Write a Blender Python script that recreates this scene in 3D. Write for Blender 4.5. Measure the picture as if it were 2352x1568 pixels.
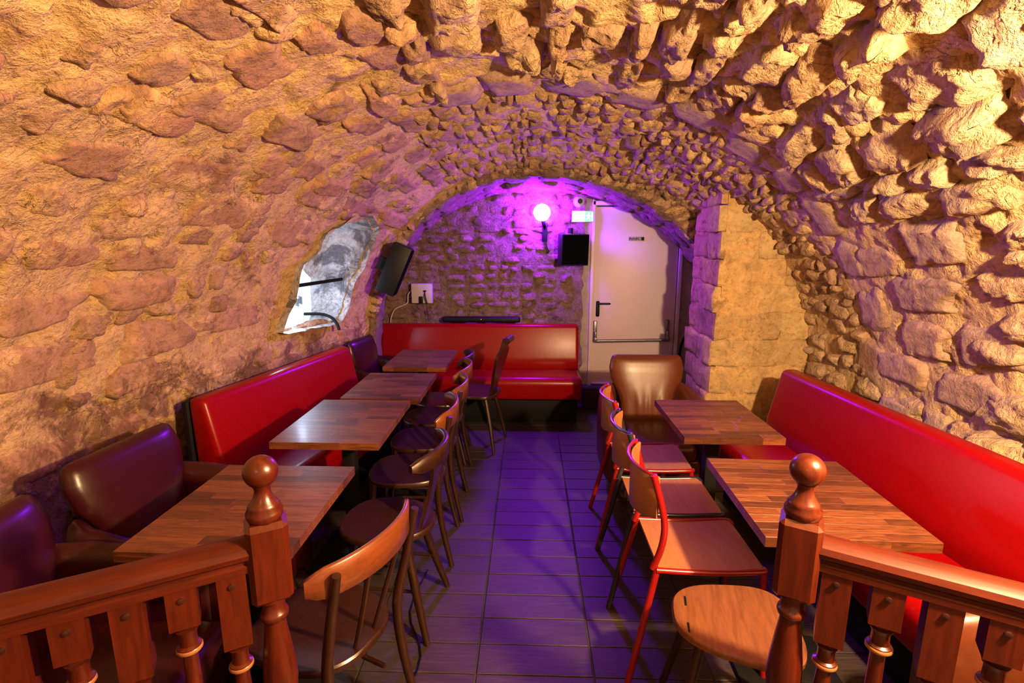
import bpy, bmesh, math, random
import numpy as np
from mathutils import Vector, Matrix, Euler
PI = math.pi
R = random.Random(7)
for o in list(bpy.data.objects): bpy.data.objects.remove(o)
scene = bpy.context.scene
COL = scene.collection

# ------------------------------------------------------------------ camera, world, lights, exposure
cam_d = bpy.data.cameras.new('camera'); cam_d.sensor_width = 36; cam_d.lens = 18.0; cam_d.clip_start = .02
cam = bpy.data.objects.new('camera', cam_d); COL.objects.link(cam)
cam.location = (0, 0, 1.63); cam.rotation_euler = (math.radians(79), 0, math.radians(1.86))
scene.camera = cam
w = bpy.data.worlds.new('world'); scene.world = w; w.use_nodes = True
w.node_tree.nodes['Background'].inputs[0].default_value = (.25, .2, .3, 1)
w.node_tree.nodes['Background'].inputs[1].default_value = .004
vs = scene.view_settings
vs.view_transform = 'Standard'; vs.look = 'None'; vs.gamma = 1; vs.use_curve_mapping = False; vs.exposure = 0.0

def point_light(name, loc, col, power, rad):
    l = bpy.data.lights.new(name, 'POINT'); l.color = col; l.energy = power; l.shadow_soft_size = rad
    o = bpy.data.objects.new(name, l); o.location = loc; COL.objects.link(o); return o
def spot_light(name, loc, target, col, power, rad, ang, blend=.6):
    l = bpy.data.lights.new(name, 'SPOT'); l.color = col; l.energy = power; l.shadow_soft_size = rad
    l.spot_size = math.radians(ang); l.spot_blend = blend
    o = bpy.data.objects.new(name, l); o.location = loc; COL.objects.link(o)
    o.rotation_euler = (Vector(target) - Vector(loc)).to_track_quat('-Z', 'Y').to_euler(); return o
point_light('warm_lamp_light', (1.18, .62, 1.84), (1, .655, .335), 500, .045)
point_light('warm_fill_light', (-.55, -.75, 1.95), (1, .62, .32), 10, .06)

# ------------------------------------------------------------------ materials
def nodes(m):
    m.use_nodes = True; nt = m.node_tree
    return nt, nt.nodes, nt.links, nt.nodes['Principled BSDF']
def ramp(nt, fac, stops):
    r = nt.nodes.new('ShaderNodeValToRGB'); cr = r.color_ramp
    cr.elements[0].position = stops[0][0]; cr.elements[0].color = (*stops[0][1], 1)
    cr.elements[1].position = stops[-1][0]; cr.elements[1].color = (*stops[-1][1], 1)
    for p, c in stops[1:-1]:
        e = cr.elements.new(p); e.color = (*c, 1)
    nt.links.new(fac, r.inputs[0]); return r.outputs[0]
def noise(nt, vec, scale, detail=6, rough=.6, dist=0):
    n = nt.nodes.new('ShaderNodeTexNoise'); n.inputs['Scale'].default_value = scale
    n.inputs['Detail'].default_value = detail; n.inputs['Roughness'].default_value = rough
    n.inputs['Distortion'].default_value = dist
    nt.links.new(vec, n.inputs['Vector']); return n.outputs['Fac']
def mix(nt, fac, a, b, blend='MIX'):
    m = nt.nodes.new('ShaderNodeMix'); m.data_type = 'RGBA'; m.blend_type = blend
    for s, v in ((0, fac), (6, a), (7, b)):
        if hasattr(v, 'is_output'): nt.links.new(v, m.inputs[s])
        elif s == 0: m.inputs[0].default_value = v
        else: m.inputs[s].default_value = (*v, 1)
    return m.outputs[2]
def bump(nt, b, h, strength, dist=.01):
    n = nt.nodes.new('ShaderNodeBump'); n.inputs['Strength'].default_value = strength; n.inputs['Distance'].default_value = dist
    nt.links.new(h, n.inputs['Height']); nt.links.new(n.outputs[0], b.inputs['Normal'])
def simple(name, col, rough=.5, metal=0, coat=0, var=.12, scale=30, bmp=0, emis=None, es=0, k=.62, spec=.5):
    col = tuple(x * k for x in col)
    m = bpy.data.materials.new(name); nt, N, L, b = nodes(m)
    tc = N.new('ShaderNodeTexCoord').outputs['Object']
    f = noise(nt, tc, scale)
    c0 = tuple(max(0, x * (1 - var)) for x in col); c1 = tuple(min(1, x * (1 + var)) for x in col)
    L.new(ramp(nt, f, [(.3, c0), (.7, c1)]), b.inputs['Base Color'])
    b.inputs['Roughness'].default_value = rough; b.inputs['Metallic'].default_value = metal
    b.inputs['Coat Weight'].default_value = coat; b.inputs['Coat Roughness'].default_value = .2
    b.inputs['Specular IOR Level'].default_value = spec
    if bmp: bump(nt, b, f, bmp, .002)
    if emis: b.inputs['Emission Color'].default_value = (*emis, 1); b.inputs['Emission Strength'].default_value = es
    return m
def stone_mat(name, mortar_bias, c_stone, c_mortar, c_dark, fine=1.0, grime=True, bstr=.9, dkr=(.33, .45)):
    """limestone: patches of stone and smeared ochre mortar, dark old stains, fine relief"""
    m = bpy.data.materials.new(name); nt, N, L, b = nodes(m)
    P = N.new('ShaderNodeNewGeometry').outputs['Position']
    oi = N.new('ShaderNodeObjectInfo').outputs['Random']
    n1 = noise(nt, P, 2.6, 5, .62, .4)
    n2 = noise(nt, P, 9 * fine, 6, .7, .3)
    n3 = noise(nt, P, 60, 5, .75)
    base = ramp(nt, n2, [(.28, tuple(x * .62 for x in c_stone)), (.5, c_stone), (.74, tuple(min(1, x * 1.3) for x in c_stone))])
    mor = ramp(nt, n2, [(.25, tuple(x * .65 for x in c_mortar)), (.5, c_mortar), (.8, tuple(min(1, x * 1.22) for x in c_mortar))])
    mk = ramp(nt, n1, [(.5 - mortar_bias, (0, 0, 0)), (.6 - mortar_bias, (1, 1, 1))])
    c = mix(nt, mk, base, mor)
    tint = ramp(nt, oi, [(0, (.80, .74, .76)), (.5, (1, 1, 1)), (1, (1.0, .90, .80))])
    c = mix(nt, .85, c, tint, 'MULTIPLY')
    n4 = noise(nt, P, 4.5, 7, .72, .8)
    dk = ramp(nt, n4, [(dkr[0], (.75, .75, .75)), (dkr[1], (0, 0, 0))])
    c = mix(nt, dk, c, c_dark)
    sp = ramp(nt, n3, [(.35, (.80, .76, .70)), (.6, (1, 1, 1))])
    c = mix(nt, .8, c, sp, 'MULTIPLY')
    nc = noise(nt, P, 7.5, 4, .6, 1.6)
    cr_ = ramp(nt, nc, [(.478, (0, 0, 0)), (.497, (1, 1, 1)), (.503, (1, 1, 1)), (.522, (0, 0, 0))])
    n5 = noise(nt, P, 26, 4, .7, .5)
    gate = N.new('ShaderNodeMath'); gate.operation = 'MULTIPLY'; L.new(cr_, gate.inputs[0]); L.new(ramp(nt, n1, [(.5, (0, 0, 0)), (.6, (.34, .34, .34))]), gate.inputs[1])
    c = mix(nt, gate.outputs[0], c, c_dark)
    c = mix(nt, .9, c, ramp(nt, n5, [(.30, (.62, .54, .46)), (.48, (1, 1, 1)), (.70, (1.0, 1.0, 1.0))]), 'MULTIPLY')
    if grime:   # old damp staining on the lower masonry
        sx = N.new('ShaderNodeSeparateXYZ'); L.new(P, sx.inputs[0])
        mr = N.new('ShaderNodeMapRange'); L.new(sx.outputs['Z'], mr.inputs[0])
        mr.inputs[1].default_value = .5; mr.inputs[2].default_value = 1.35; mr.inputs[3].default_value = .31; mr.inputs[4].default_value = -.2
        ad = N.new('ShaderNodeMath'); ad.operation = 'ADD'; L.new(noise(nt, P, 6, 7, .75, .6), ad.inputs[0]); L.new(mr.outputs[0], ad.inputs[1])
        g = ramp(nt, ad.outputs[0], [(.52, (0, 0, 0)), (.66, (.8, .8, .8))])
        c = mix(nt, g, c, tuple(x * .8 for x in c_dark))
    L.new(c, b.inputs['Base Color']); b.inputs['Roughness'].default_value = .9; b.inputs['Specular IOR Level'].default_value = .2
    h = N.new('ShaderNodeMath'); h.operation = 'MULTIPLY_ADD'; L.new(n2, h.inputs[0]); h.inputs[1].default_value = 1.6
    h2 = N.new('ShaderNodeMath'); h2.operation = 'MULTIPLY_ADD'; L.new(n3, h2.inputs[0]); h2.inputs[1].default_value = .45; L.new(n5, h2.inputs[2])
    h3 = N.new('ShaderNodeMath'); h3.operation = 'SUBTRACT'; L.new(h2.outputs[0], h3.inputs[0]); L.new(gate.outputs[0], h3.inputs[1]); L.new(h3.outputs[0], h.inputs[2])
    bump(nt, b, h.outputs[0], bstr, .020)
    return m
M = {}
OCH = (.66, .465, .235); STN = (.42, .27, .17); DRK = (.13, .055, .03)
M['mortar'] = stone_mat('ochre_mortar', .22, STN, OCH, DRK)
M['stone'] = stone_mat('limestone_rubble', .02, STN, OCH, DRK, 1.3)
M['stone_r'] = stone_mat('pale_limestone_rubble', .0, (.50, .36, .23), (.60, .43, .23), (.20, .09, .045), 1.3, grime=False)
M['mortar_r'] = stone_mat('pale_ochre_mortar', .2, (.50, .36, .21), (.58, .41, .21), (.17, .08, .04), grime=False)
M['dressed'] = stone_mat('dressed_limestone', -.16, (.40, .275, .20), OCH, (.28, .15, .09), 1.8, grime=False, bstr=.45)
M['block'] = stone_mat('yellow_ashlar_block', .0, (.50, .35, .17), (.56, .385, .17), (.20, .10, .04), 1.0, grime=False, bstr=.5)
M['far'] = stone_mat('grey_brown_rubble', -.05, (.25, .165, .135), (.28, .19, .145), (.06, .03, .025), 1.5, grime=False)
M['flush'] = stone_mat('flush_brown_limestone', -.05, (.40, .24, .155), OCH, DRK, .8, bstr=.6)
M['plaster_pale'] = simple('pale_rough_plaster', (.55, .46, .40), .9, var=.2, scale=14, bmp=.6)
M['niche'] = stone_mat('whitewashed_niche_stone', -.05, (.62, .62, .68), (.80, .80, .86), (.05, .045, .09), 2.6, grime=False, bstr=.9, dkr=(.43, .53))
def wood_mat(name, c0, c1, axis=0, rough=.35, coat=.3, rnd=.5, scale=14, spec=.5):
    c0 = tuple(x * .68 for x in c0); c1 = tuple(x * .68 for x in c1)
    m = bpy.data.materials.new(name); nt, N, L, b = nodes(m)
    tc = N.new('ShaderNodeTexCoord').outputs['Object']
    mp = N.new('ShaderNodeMapping'); L.new(tc, mp.inputs[0]); s = [6, 6, 6]; s[axis] = .7; mp.inputs['Scale'].default_value = s
    oi = N.new('ShaderNodeObjectInfo').outputs['Random']
    ml = N.new('ShaderNodeVectorMath'); ml.operation = 'ADD'; L.new(mp.outputs[0], ml.inputs[0])
    cb = N.new('ShaderNodeCombineXYZ'); mm = N.new('ShaderNodeMath'); mm.operation = 'MULTIPLY'; mm.inputs[1].default_value = 37
    L.new(oi, mm.inputs[0]); L.new(mm.outputs[0], cb.inputs[0]); L.new(mm.outputs[0], cb.inputs[1]); L.new(cb.outputs[0], ml.inputs[1])
    f = noise(nt, ml.outputs[0], scale, 5, .65, 1.2)
    c = ramp(nt, f, [(.3, c0), (.68, c1)])
    if rnd: c = mix(nt, rnd, c, ramp(nt, oi, [(0, (.26, .19, .16)), (.35, (.68, .56, .5)), (.7, (1, 1, 1)), (1, (1.0, .95, .75))]), 'MULTIPLY')
    L.new(c, b.inputs['Base Color']); b.inputs['Roughness'].default_value = rough; b.inputs['Specular IOR Level'].default_value = spec
    b.inputs['Coat Weight'].default_value = coat; b.inputs['Coat Roughness'].default_value = .18
    bump(nt, b, f, .12, .002)
    return m
M['stave'] = wood_mat('butcher_block_stave', (.065, .016, .006), (.30, .095, .030), 0, .42, .08, .85)
M['rail'] = wood_mat('mahogany_stained_wood', (.055, .006, .0015), (.125, .016, .003), 2, .3, .25, 0, 8)
M['railh'] = wood_mat('mahogany_handrail_wood', (.050, .006, .0015), (.11, .014, .003), 0, .45, .0, 0, 8, .3)
M['chairwood'] = wood_mat('dark_chair_wood', (.020, .0055, .0025), (.048, .014, .0055), 2, .34, .15, 0, 10)
M['chairlight'] = wood_mat('honey_bentwood', (.14, .034, .009), (.24, .06, .015), 1, .3, .4, 0, 8)
M['ply'] = wood_mat('worn_plywood', (.40, .15, .055), (.55, .21, .08), 1, .4, .2, 0, 8)
M['stoolseat'] = wood_mat('worn_beech_seat', (.13, .042, .015), (.25, .085, .03), 1, .38, .25, 0, 8)
M['tile'] = None
M['red'] = simple('red_leatherette', (.33, .002, .002), .30, spec=.22, coat=.04, var=.08, scale=60, bmp=.15)
M['maroon'] = simple('maroon_leather', (.045, .004, .007), .32, spec=.35, coat=.08, var=.1, scale=60, bmp=.15)
M['brown'] = simple('brown_leather', (.15, .036, .012), .36, spec=.4, coat=.05, var=.12, scale=40, bmp=.15)
M['redmetal'] = simple('red_painted_tube', (.36, .008, .008), .3, coat=.3, var=.06)
M['darkmetal'] = simple('black_painted_tube', (.03, .028, .035), .3, coat=.3)
M['black'] = simple('black_plastic', (.006, .006, .007), .5, spec=.2)
M['blackmatte'] = simple('matte_black_metal', (.010, .009, .010), .6, spec=.15)
M['grille'] = simple('dark_speaker_grille', (.004, .004, .007), .95, spec=.02)
M['white'] = simple('white_plastic', (.75, .72, .70), .4, var=.03)
M['door'] = simple('white_painted_door', (.80, .64, .66), .45, var=.03, scale=3, k=.72)
M['steel'] = simple('grey_steel_bar', (.30, .28, .30), .35, .6)
M['alu'] = simple('bright_aluminium_strip', (.85, .82, .7), .35, .3)
M['green'] = simple('green_lit_plastic', (.05, .6, .2), .4, emis=(.10, .85, .35), es=1.3)
M['signwhite'] = simple('white_lit_plastic', (.9, .95, .9), .4, emis=(.85, 1, .88), es=2.2)
M['ext'] = simple('extinguisher_red', (.35, .01, .01), .3, coat=.3)
M['pane'] = simple('backlit_frosted_pane', (.8, .9, .95), .4, emis=(.50, .88, 1.0), es=1.3, var=.02)
M['bulb'] = simple('purple_led_bulb', (.9, .8, 1), .4, emis=(.23, .010, 1.0), es=900)
M['ringpale'] = simple('worn_gilt_ring', (.42, .17, .06), .35, coat=.3)
M['greyplate'] = simple('grey_label_plate', (.42, .33, .40), .5)
M['redled'] = simple('red_led', (.8, .1, .1), .4, emis=(1, .15, .1), es=3)
def tile_mat():
    m = bpy.data.materials.new('brown_wood_look_tile'); nt, N, L, b = nodes(m)
    P = N.new('ShaderNodeNewGeometry').outputs['Position']
    mp = N.new('ShaderNodeMapping'); L.new(P, mp.inputs[0]); mp.inputs['Scale'].default_value = (3, 40, 3)
    f = noise(nt, mp.outputs[0], 2.2, 6, .7)
    oi = N.new('ShaderNodeObjectInfo').outputs['Random']
    c = ramp(nt, f, [(.32, (.020, .012, .010)), (.55, (.038, .023, .018)), (.75, (.075, .050, .038))])
    c = mix(nt, .7, c, ramp(nt, oi, [(0, (.65, .62, .62)), (1, (1, 1, 1))]), 'MULTIPLY')
    L.new(c, b.inputs['Base Color']); b.inputs['Roughness'].default_value = .52
    bump(nt, b, f, .35, .003); return m
M['tile'] = tile_mat()
M['grout'] = simple('dark_grout', (.045, .032, .03), .9)

# ------------------------------------------------------------------ vector noise
_rs = np.random.RandomState(3); _perm = _rs.permutation(512); _perm = np.concatenate([_perm, _perm]).astype(np.int64); _val = _rs.rand(512) * 2 - 1
def vnoise(p):
    p = np.asarray(p, float); i = np.floor(p).astype(np.int64); f = p - i; f = f * f * f * (f * (f * 6 - 15) + 10); i &= 511
    def h(dx, dy, dz):
        return _val[_perm[(_perm[(_perm[(i[..., 0] + dx) & 511] + i[..., 1] + dy) & 511] + i[..., 2] + dz) & 511]]
    fx, fy, fz = f[..., 0], f[..., 1], f[..., 2]
    a = h(0,0,0)*(1-fx)+h(1,0,0)*fx; b = h(0,1,0)*(1-fx)+h(1,1,0)*fx; c = h(0,0,1)*(1-fx)+h(1,0,1)*fx; d = h(0,1,1)*(1-fx)+h(1,1,1)*fx
    return (a*(1-fy)+b*fy)*(1-fz) + (c*(1-fy)+d*fy)*fz
def fbm(p, sc, oct=4, gain=.5, ridge=False):
    p = np.asarray(p, float) * sc; s = 0; a = 1; t = 0
    for k in range(oct):
        n = vnoise(p + 17.3 * k); n = 1 - 2 * np.abs(n) if ridge else n
        s = s + a * n; t += a; a *= gain; p = p * 2.03
    return s / t

# ------------------------------------------------------------------ mesh helpers
def tag(o, label=None, cat=None, group=None, kind=None):
    if label: o['label'] = label
    if cat: o['category'] = cat
    if group: o['group'] = group
    if kind: o['kind'] = kind
    return o
def pydata(name, verts, faces, mat, parent=None, smooth=True, loc=None):
    me = bpy.data.meshes.new(name)
    v = np.asarray(verts, float).reshape(-1, 3)
    if loc is not None: v = v - np.asarray(loc)
    me.from_pydata(v.tolist(), [], faces if isinstance(faces, list) else faces.tolist())
    if smooth: me.polygons.foreach_set('use_smooth', [True] * len(me.polygons))
    me.materials.append(mat); o = bpy.data.objects.new(name, me); COL.objects.link(o)
    if loc is not None: o.location = loc
    if parent: o.parent = parent
    return o
def obj(name, bm, mat, parent=None, smooth=True, angle=40):
    bmesh.ops.recalc_face_normals(bm, faces=bm.faces[:])
    me = bpy.data.meshes.new(name); bm.to_mesh(me); bm.free()
    if smooth:
        me.polygons.foreach_set('use_smooth', [True] * len(me.polygons)); me.set_sharp_from_angle(angle=math.radians(angle))
    me.materials.append(mat); o = bpy.data.objects.new(name, me); COL.objects.link(o)
    if parent: o.parent = parent
    return o
def empty(name, loc=(0, 0, 0), rz=0):
    o = bpy.data.objects.new(name, None); o.location = loc; o.rotation_euler = (0, 0, rz); o.empty_display_size = .1; COL.objects.link(o); return o
def copy_tree(o, parent=None):
    c = o.copy(); COL.objects.link(c); c.parent = parent
    for ch in list(o.children): copy_tree(ch, c)
    return c
def box(bm, c, s, bev=0, seg=2, rot=None, taper=None):
    r = bmesh.ops.create_cube(bm, size=1); vs_ = r['verts']
    for v in vs_:
        x, y, z = v.co.x * s[0], v.co.y * s[1], v.co.z * s[2]
        if taper and z > 0: x *= taper; y *= taper
        p = Vector((x, y, z))
        if rot: p = rot @ p
        v.co = p + Vector(c)
    if bev:
        es = list({e for v in vs_ for e in v.link_edges})
        bmesh.ops.bevel(bm, geom=es, offset=bev, segments=seg, affect='EDGES', profile=.5)
    return bm
def B(): return bmesh.new()
def rings(bm, R_, cap=True):
    prev = None; vr = []
    for r in R_: vr.append([bm.verts.new(p) for p in r])
    n = len(vr[0])
    for a, b in zip(vr, vr[1:]):
        for i in range(n): bm.faces.new((a[i], a[(i + 1) % n], b[(i + 1) % n], b[i]))
    if cap: bm.faces.new(vr[0][::-1]); bm.faces.new(vr[-1])
def smooth_path(pts, n=4):
    P = [Vector(p) for p in pts]; out = []
    for i in range(len(P) - 1):
        p0 = P[max(i - 1, 0)]; p1 = P[i]; p2 = P[i + 1]; p3 = P[min(i + 2, len(P) - 1)]
        for k in range(n):
            t = k / n
            out.append(.5 * ((2 * p1) + (-p0 + p2) * t + (2 * p0 - 5 * p1 + 4 * p2 - p3) * t * t + (-p0 + 3 * p1 - 3 * p2 + p3) * t ** 3))
    out.append(P[-1]); return out
def tube(bm, pts, rad, seg=10, sub=4):
    P = smooth_path(pts, sub) if sub else [Vector(p) for p in pts]
    n = len(P); rr = rad if hasattr(rad, '__len__') else [rad, rad]
    up = Vector((0, 0, 1)); out = []
    d0 = (P[1] - P[0]).normalized()
    if abs(d0.dot(up)) > .9: up = Vector((0, 1, 0))
    for i, p in enumerate(P):
        d = (P[min(i + 1, n - 1)] - P[max(i - 1, 0)]).normalized()
        a = d.cross(up).normalized(); b = a.cross(d).normalized(); up = b
        t = i / (n - 1) * (len(rr) - 1); k = min(int(t), len(rr) - 2); r = rr[k] * (1 - (t - k)) + rr[k + 1] * (t - k)
        out.append([p + a * r * math.cos(2 * PI * j / seg) + b * r * math.sin(2 * PI * j / seg) for j in range(seg)])
    rings(bm, out); return bm
def lathe(bm, prof, seg=20, c=(0, 0, 0)):
    rings(bm, [[Vector((c[0] + max(r, .0005) * math.cos(2 * PI * j / seg), c[1] + max(r, .0005) * math.sin(2 * PI * j / seg), c[2] + z)) for j in range(seg)] for r, z in prof]); return bm
def ribbon(bm, path, h0, h1, th):
    """curved upright board: path of (x,y,zlow,zhigh)"""
    n = len(path); out = []
    for i, (x, y, z0, z1) in enumerate(path):
        a = path[max(i - 1, 0)]; b = path[min(i + 1, n - 1)]
        d = Vector((b[0] - a[0], b[1] - a[1], 0)).normalized(); nn = Vector((-d.y, d.x, 0)) * th / 2
        p0 = Vector((x, y, z0)); p1 = Vector((x, y, z1)); e = min(.004, (z1 - z0) * .2); ez = Vector((0, 0, e))
        out.append([p0 + nn + ez, p1 + nn - ez, p1 + nn * .4, p1 - nn * .4, p1 - nn - ez, p0 - nn + ez, p0 - nn * .4, p0 + nn * .4])
    rings(bm, out); return bm

# ------------------------------------------------------------------ the vault
KY = [-1.6, 2.0, 3.0, 3.8, 4.3, 5.2]
def prof(Y, u):
    Y = np.asarray(Y, float); u = np.asarray(u, float)
    aL = np.interp(Y, KY, [2.02, 1.98, 1.76, 1.60, 1.40, 1.40]); aR = np.interp(Y, KY, [1.93] * 6)
    cr = np.interp(Y, KY, [2.48, 2.46, 2.42, 2.32, 2.20, 2.19])
    return _prof(u, .03, aL, aR, .8, cr - .8)
def _prof(u, cx, aL, aR, z0, b):
    th = PI * (1 - np.clip((u - .13) / .74, 0, 1))
    a = np.where(th > PI / 2, aL, aR)
    X = cx + a * np.cos(th); Z = z0 + b * np.sin(th)
    Z = np.where(u < .13, u / .13 * z0, np.where(u > .87, (1 - u) / .13 * z0, Z))
    return X, Z
def arch(Y, u):     # the lower arch by the far wall
    aL = np.interp(Y, [4.3, 5.1], [1.34, 1.50]); aR = np.interp(Y, [4.3, 5.1], [1.66, 1.75]); cr = np.interp(Y, [4.3, 5.1], [2.16, 2.11])
    return _prof(u, .03, aL, aR, .8, cr - .8)
def mapper(f):
    def g(Y, u):
        Y = np.asarray(Y, float); u = np.asarray(u, float)
        def p(Y, u):
            X, Z = f(Y, u); return np.stack([X, Y + 0 * X, Z], -1)
        e = 1e-3; P = p(Y, u); du = p(Y, np.clip(u + .006, 0, 1)) - p(Y, np.clip(u - .006, 0, 1)); dy = p(Y + e, u) - p(Y - e, u)
        n = np.cross(du, dy); n /= np.linalg.norm(n, axis=-1, keepdims=True) + 1e-9
        return P, n      # inward normal
    return g
VA = mapper(prof); AR = mapper(arch)
_P, _n = VA(2.0, .5)
SGN = -1 if _n[2] > 0 else 1
LU = 7.6      # metres per unit u
WIN = [(3.05, 0), (0, 0)]
def cray(x, y):
    p = math.radians(11); yw = math.radians(1.86)
    fw = np.array([-math.sin(yw) * math.cos(p), math.cos(yw) * math.cos(p), -math.sin(p)]); rt = np.array([math.cos(yw), math.sin(yw), 0]); up = np.cross(rt, fw)
    return fw + rt * (x - 1176) / 1176 - up * (y - 784) / 1176
# outline of the window niche measured once from the photograph, on the vault surface, as (Y, u)
WINP = [(3.28, .169), (3.32, .187), (3.37, .199), (3.36, .215), (3.34, .234), (3.45, .248), (3.44, .266), (3.59, .287), (3.80, .297), (3.96, .285), (3.99, .264), (4.01, .234), (3.96, .214), (3.97, .184), (3.92, .167), (3.56, .166)]
def in_win(Y, u, pad=0):
    c = np.mean(WINP, 0); x = c[0] + (np.asarray(Y) - c[0]) / (1 + pad); y = c[1] + (np.asarray(u) - c[1]) / (1 + pad)
    ins = np.zeros(np.shape(x), bool); n = len(WINP)
    for i in range(n):
        x1, y1 = WINP[i]; x2, y2 = WINP[(i + 1) % n]
        cond = ((y1 > y) != (y2 > y)) & (x < (x2 - x1) * (y - y1) / (y2 - y1 + 1e-12) + x1); ins ^= cond
    return ins
def roughness(Y, u):
    """relief amplitude (m): smeared on the left, craggy on the crown and the right"""
    a = np.interp(u, [0, .3, .42, .52, .65, .8, 1], [.022, .024, .034, .055, .060, .042, .035])
    return a * np.interp(Y, [2.6, 3.0], [1, .62])
YS = np.concatenate([np.linspace(-1.6, 1.1, 14), np.arange(1.13, 4.34, .0155)])
def vault_piece(name, u0, u1, mat):
    us = np.linspace(u0, u1, int((u1 - u0) / .0021) + 1); YY, UU = np.meshgrid(YS, us)
    P, n = VA(YY, UU); n = n * SGN
    A = roughness(YY, UU)
    h = fbm(P, 5.5, 5, .55) * A * .9 + np.minimum(fbm(P + 9, 11, 3), 0) * A * 1.3
    h -= A * .15
    P = P + n * h[..., None]
    ny = len(YS); nu = len(us)
    idx = np.arange(nu * ny).reshape(nu, ny)
    F = np.stack([idx[:-1, :-1], idx[1:, :-1], idx[1:, 1:], idx[:-1, 1:]], -1).reshape(-1, 4)
    if u0 < .35:
        cy = (YY[:-1, :-1] + YY[1:, 1:]) / 2; cu = (UU[:-1, :-1] + UU[1:, 1:]) / 2
        F = F[~in_win(cy, cu).reshape(-1)]
    o = pydata(name, P, F, mat); o['kind'] = 'structure'; return o
U1, U2 = .335, .66
wall_left = vault_piece('wall_left', 0, U1, M['mortar'])
ceiling = vault_piece('ceiling', U1, U2, M['mortar'])
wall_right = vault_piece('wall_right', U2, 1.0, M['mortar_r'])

def stone_grid(mp, a0, b0, la, lb, sa, sb, n, m, bulge, rough, seed, sink=.03, pw=3.0, skew=0, fct=1.0):
    """one rubble stone on a mapped surface: centre (a0,b0), half sizes la, lb in metres; sa, sb metres per unit"""
    A, Bq = np.meshgrid(np.linspace(-1, 1, n), np.linspace(-1, 1, m))
    k = .30
    a = A * np.sqrt(1 - k * Bq * Bq / 1.0 * .9); b = Bq * np.sqrt(1 - k * A * A * .9)
    pn = np.stack([A * 1.1 + seed * 3.1, Bq * 1.1 + seed * 1.7, 0 * A + seed], -1)
    a = a + .24 * vnoise(pn) + .08 * vnoise(pn * 3.1); b = b + .24 * vnoise(pn + 31.7) + .10 * vnoise(pn * 3.1 + 9); a = a + skew * b
    aa = a0 + a * la / sa; bb = b0 + b * lb / sb
    P, nn = mp(aa, bb)
    e = (1 - np.abs(A) ** pw) * (1 - np.abs(Bq) ** pw)
    t_ = np.clip(np.minimum((1 - np.abs(A)) / .34, (1 - np.abs(Bq)) / .34), 0, 1); e = t_ * t_ * (3 - 2 * t_)
    fc = np.ones_like(A) * 1.15
    for k in range(5):
        g = R.random() * 2 * PI; fc = np.minimum(fc, R.uniform(.8, 1.2) - fct * R.uniform(.35, 1.1) * (math.cos(g) * A + math.sin(g) * Bq))
    fl = fbm(P + seed, 9, 4, .55); rd = fbm(P + seed * 2, 17, 3, .6, True)
    tilt = (R.random() - .5) * A * .5 + (R.random() - .5) * Bq * .5
    h = -sink + e * (sink + bulge * (fc * 1.05 + tilt * .6)) + e * rough * (fl * 1.1 + rd * .45)
    P = P + nn * h[..., None]
    idx = np.arange(n * m).reshape(m, n)
    F = np.stack([idx[:-1, :-1], idx[:-1, 1:], idx[1:, 1:], idx[1:, :-1]], -1).reshape(-1, 4)
    return P.reshape(-1, 3), F
def VAi(Y, u):
    P, n = VA(Y, u); return P, n * SGN
bins = {'l': [], 'c': [], 'r': []}
def lay(y0, y1, u0, u1, hr, lr, bulge, rough, skip, mkey, n=12, m=9):
    u = u0
    while u < u1:
        hh = R.uniform(*hr); du = hh / LU; y = y0 - R.random() * lr[0]
        while y < y1:
            l = R.uniform(*lr); yc = y + l / 2; uc = u + du / 2 + R.uniform(-.26, .26) * du
            y += l
            if R.random() < skip or yc < y0 - .1 or yc > y1: continue
            if u0 < .35 and in_win(yc, uc, .16): continue
            if uc > .985: continue
            if mkey != 'dressed' and .73 < uc < .87 and 2.12 < yc < 2.76: continue
            hf = R.uniform(.72, 1.12)
            key = 'l' if uc < U1 else 'c' if uc < U2 else 'r'
            b = R.uniform(*bulge); r = R.uniform(*rough)
            bins[key].append((l * hh, mkey, yc, uc, l / 2 * .97, hh / 2 * hf, b, r, n, m, R.random() * 50))
        u += du
lay(1.15, 4.28, .0, .31, (.17, .28), (.30, .62), (-.002, .013), (.004, .012), .22, 'flush', 24, 14)
lay(1.15, 4.28, .31, .43, (.13, .24), (.2, .5), (.000, .022), (.006, .020), .24, 'flush', 22, 14)
lay(1.15, 4.28, .05, .43, (.10, .16), (.10, .2), (.000, .022), (.010, .020), .78, 'stone', 14, 10)
lay(1.3, 2.72, .43, .64, (.11, .24), (.13, .42), (.015, .075), (.022, .05), .14, 'stone', 20, 15)
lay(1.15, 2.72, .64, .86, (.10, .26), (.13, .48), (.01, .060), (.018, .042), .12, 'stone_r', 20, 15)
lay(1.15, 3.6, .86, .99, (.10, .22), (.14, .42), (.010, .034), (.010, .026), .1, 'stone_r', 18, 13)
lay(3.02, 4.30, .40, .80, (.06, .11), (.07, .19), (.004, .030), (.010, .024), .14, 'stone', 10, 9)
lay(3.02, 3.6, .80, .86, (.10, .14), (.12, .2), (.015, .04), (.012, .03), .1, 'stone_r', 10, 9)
lay(2.2, 2.72, .735, .87, (.20, .27), (.36, .50), (.008, .022), (.008, .016), 0, 'dressed', 22, 16)
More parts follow.
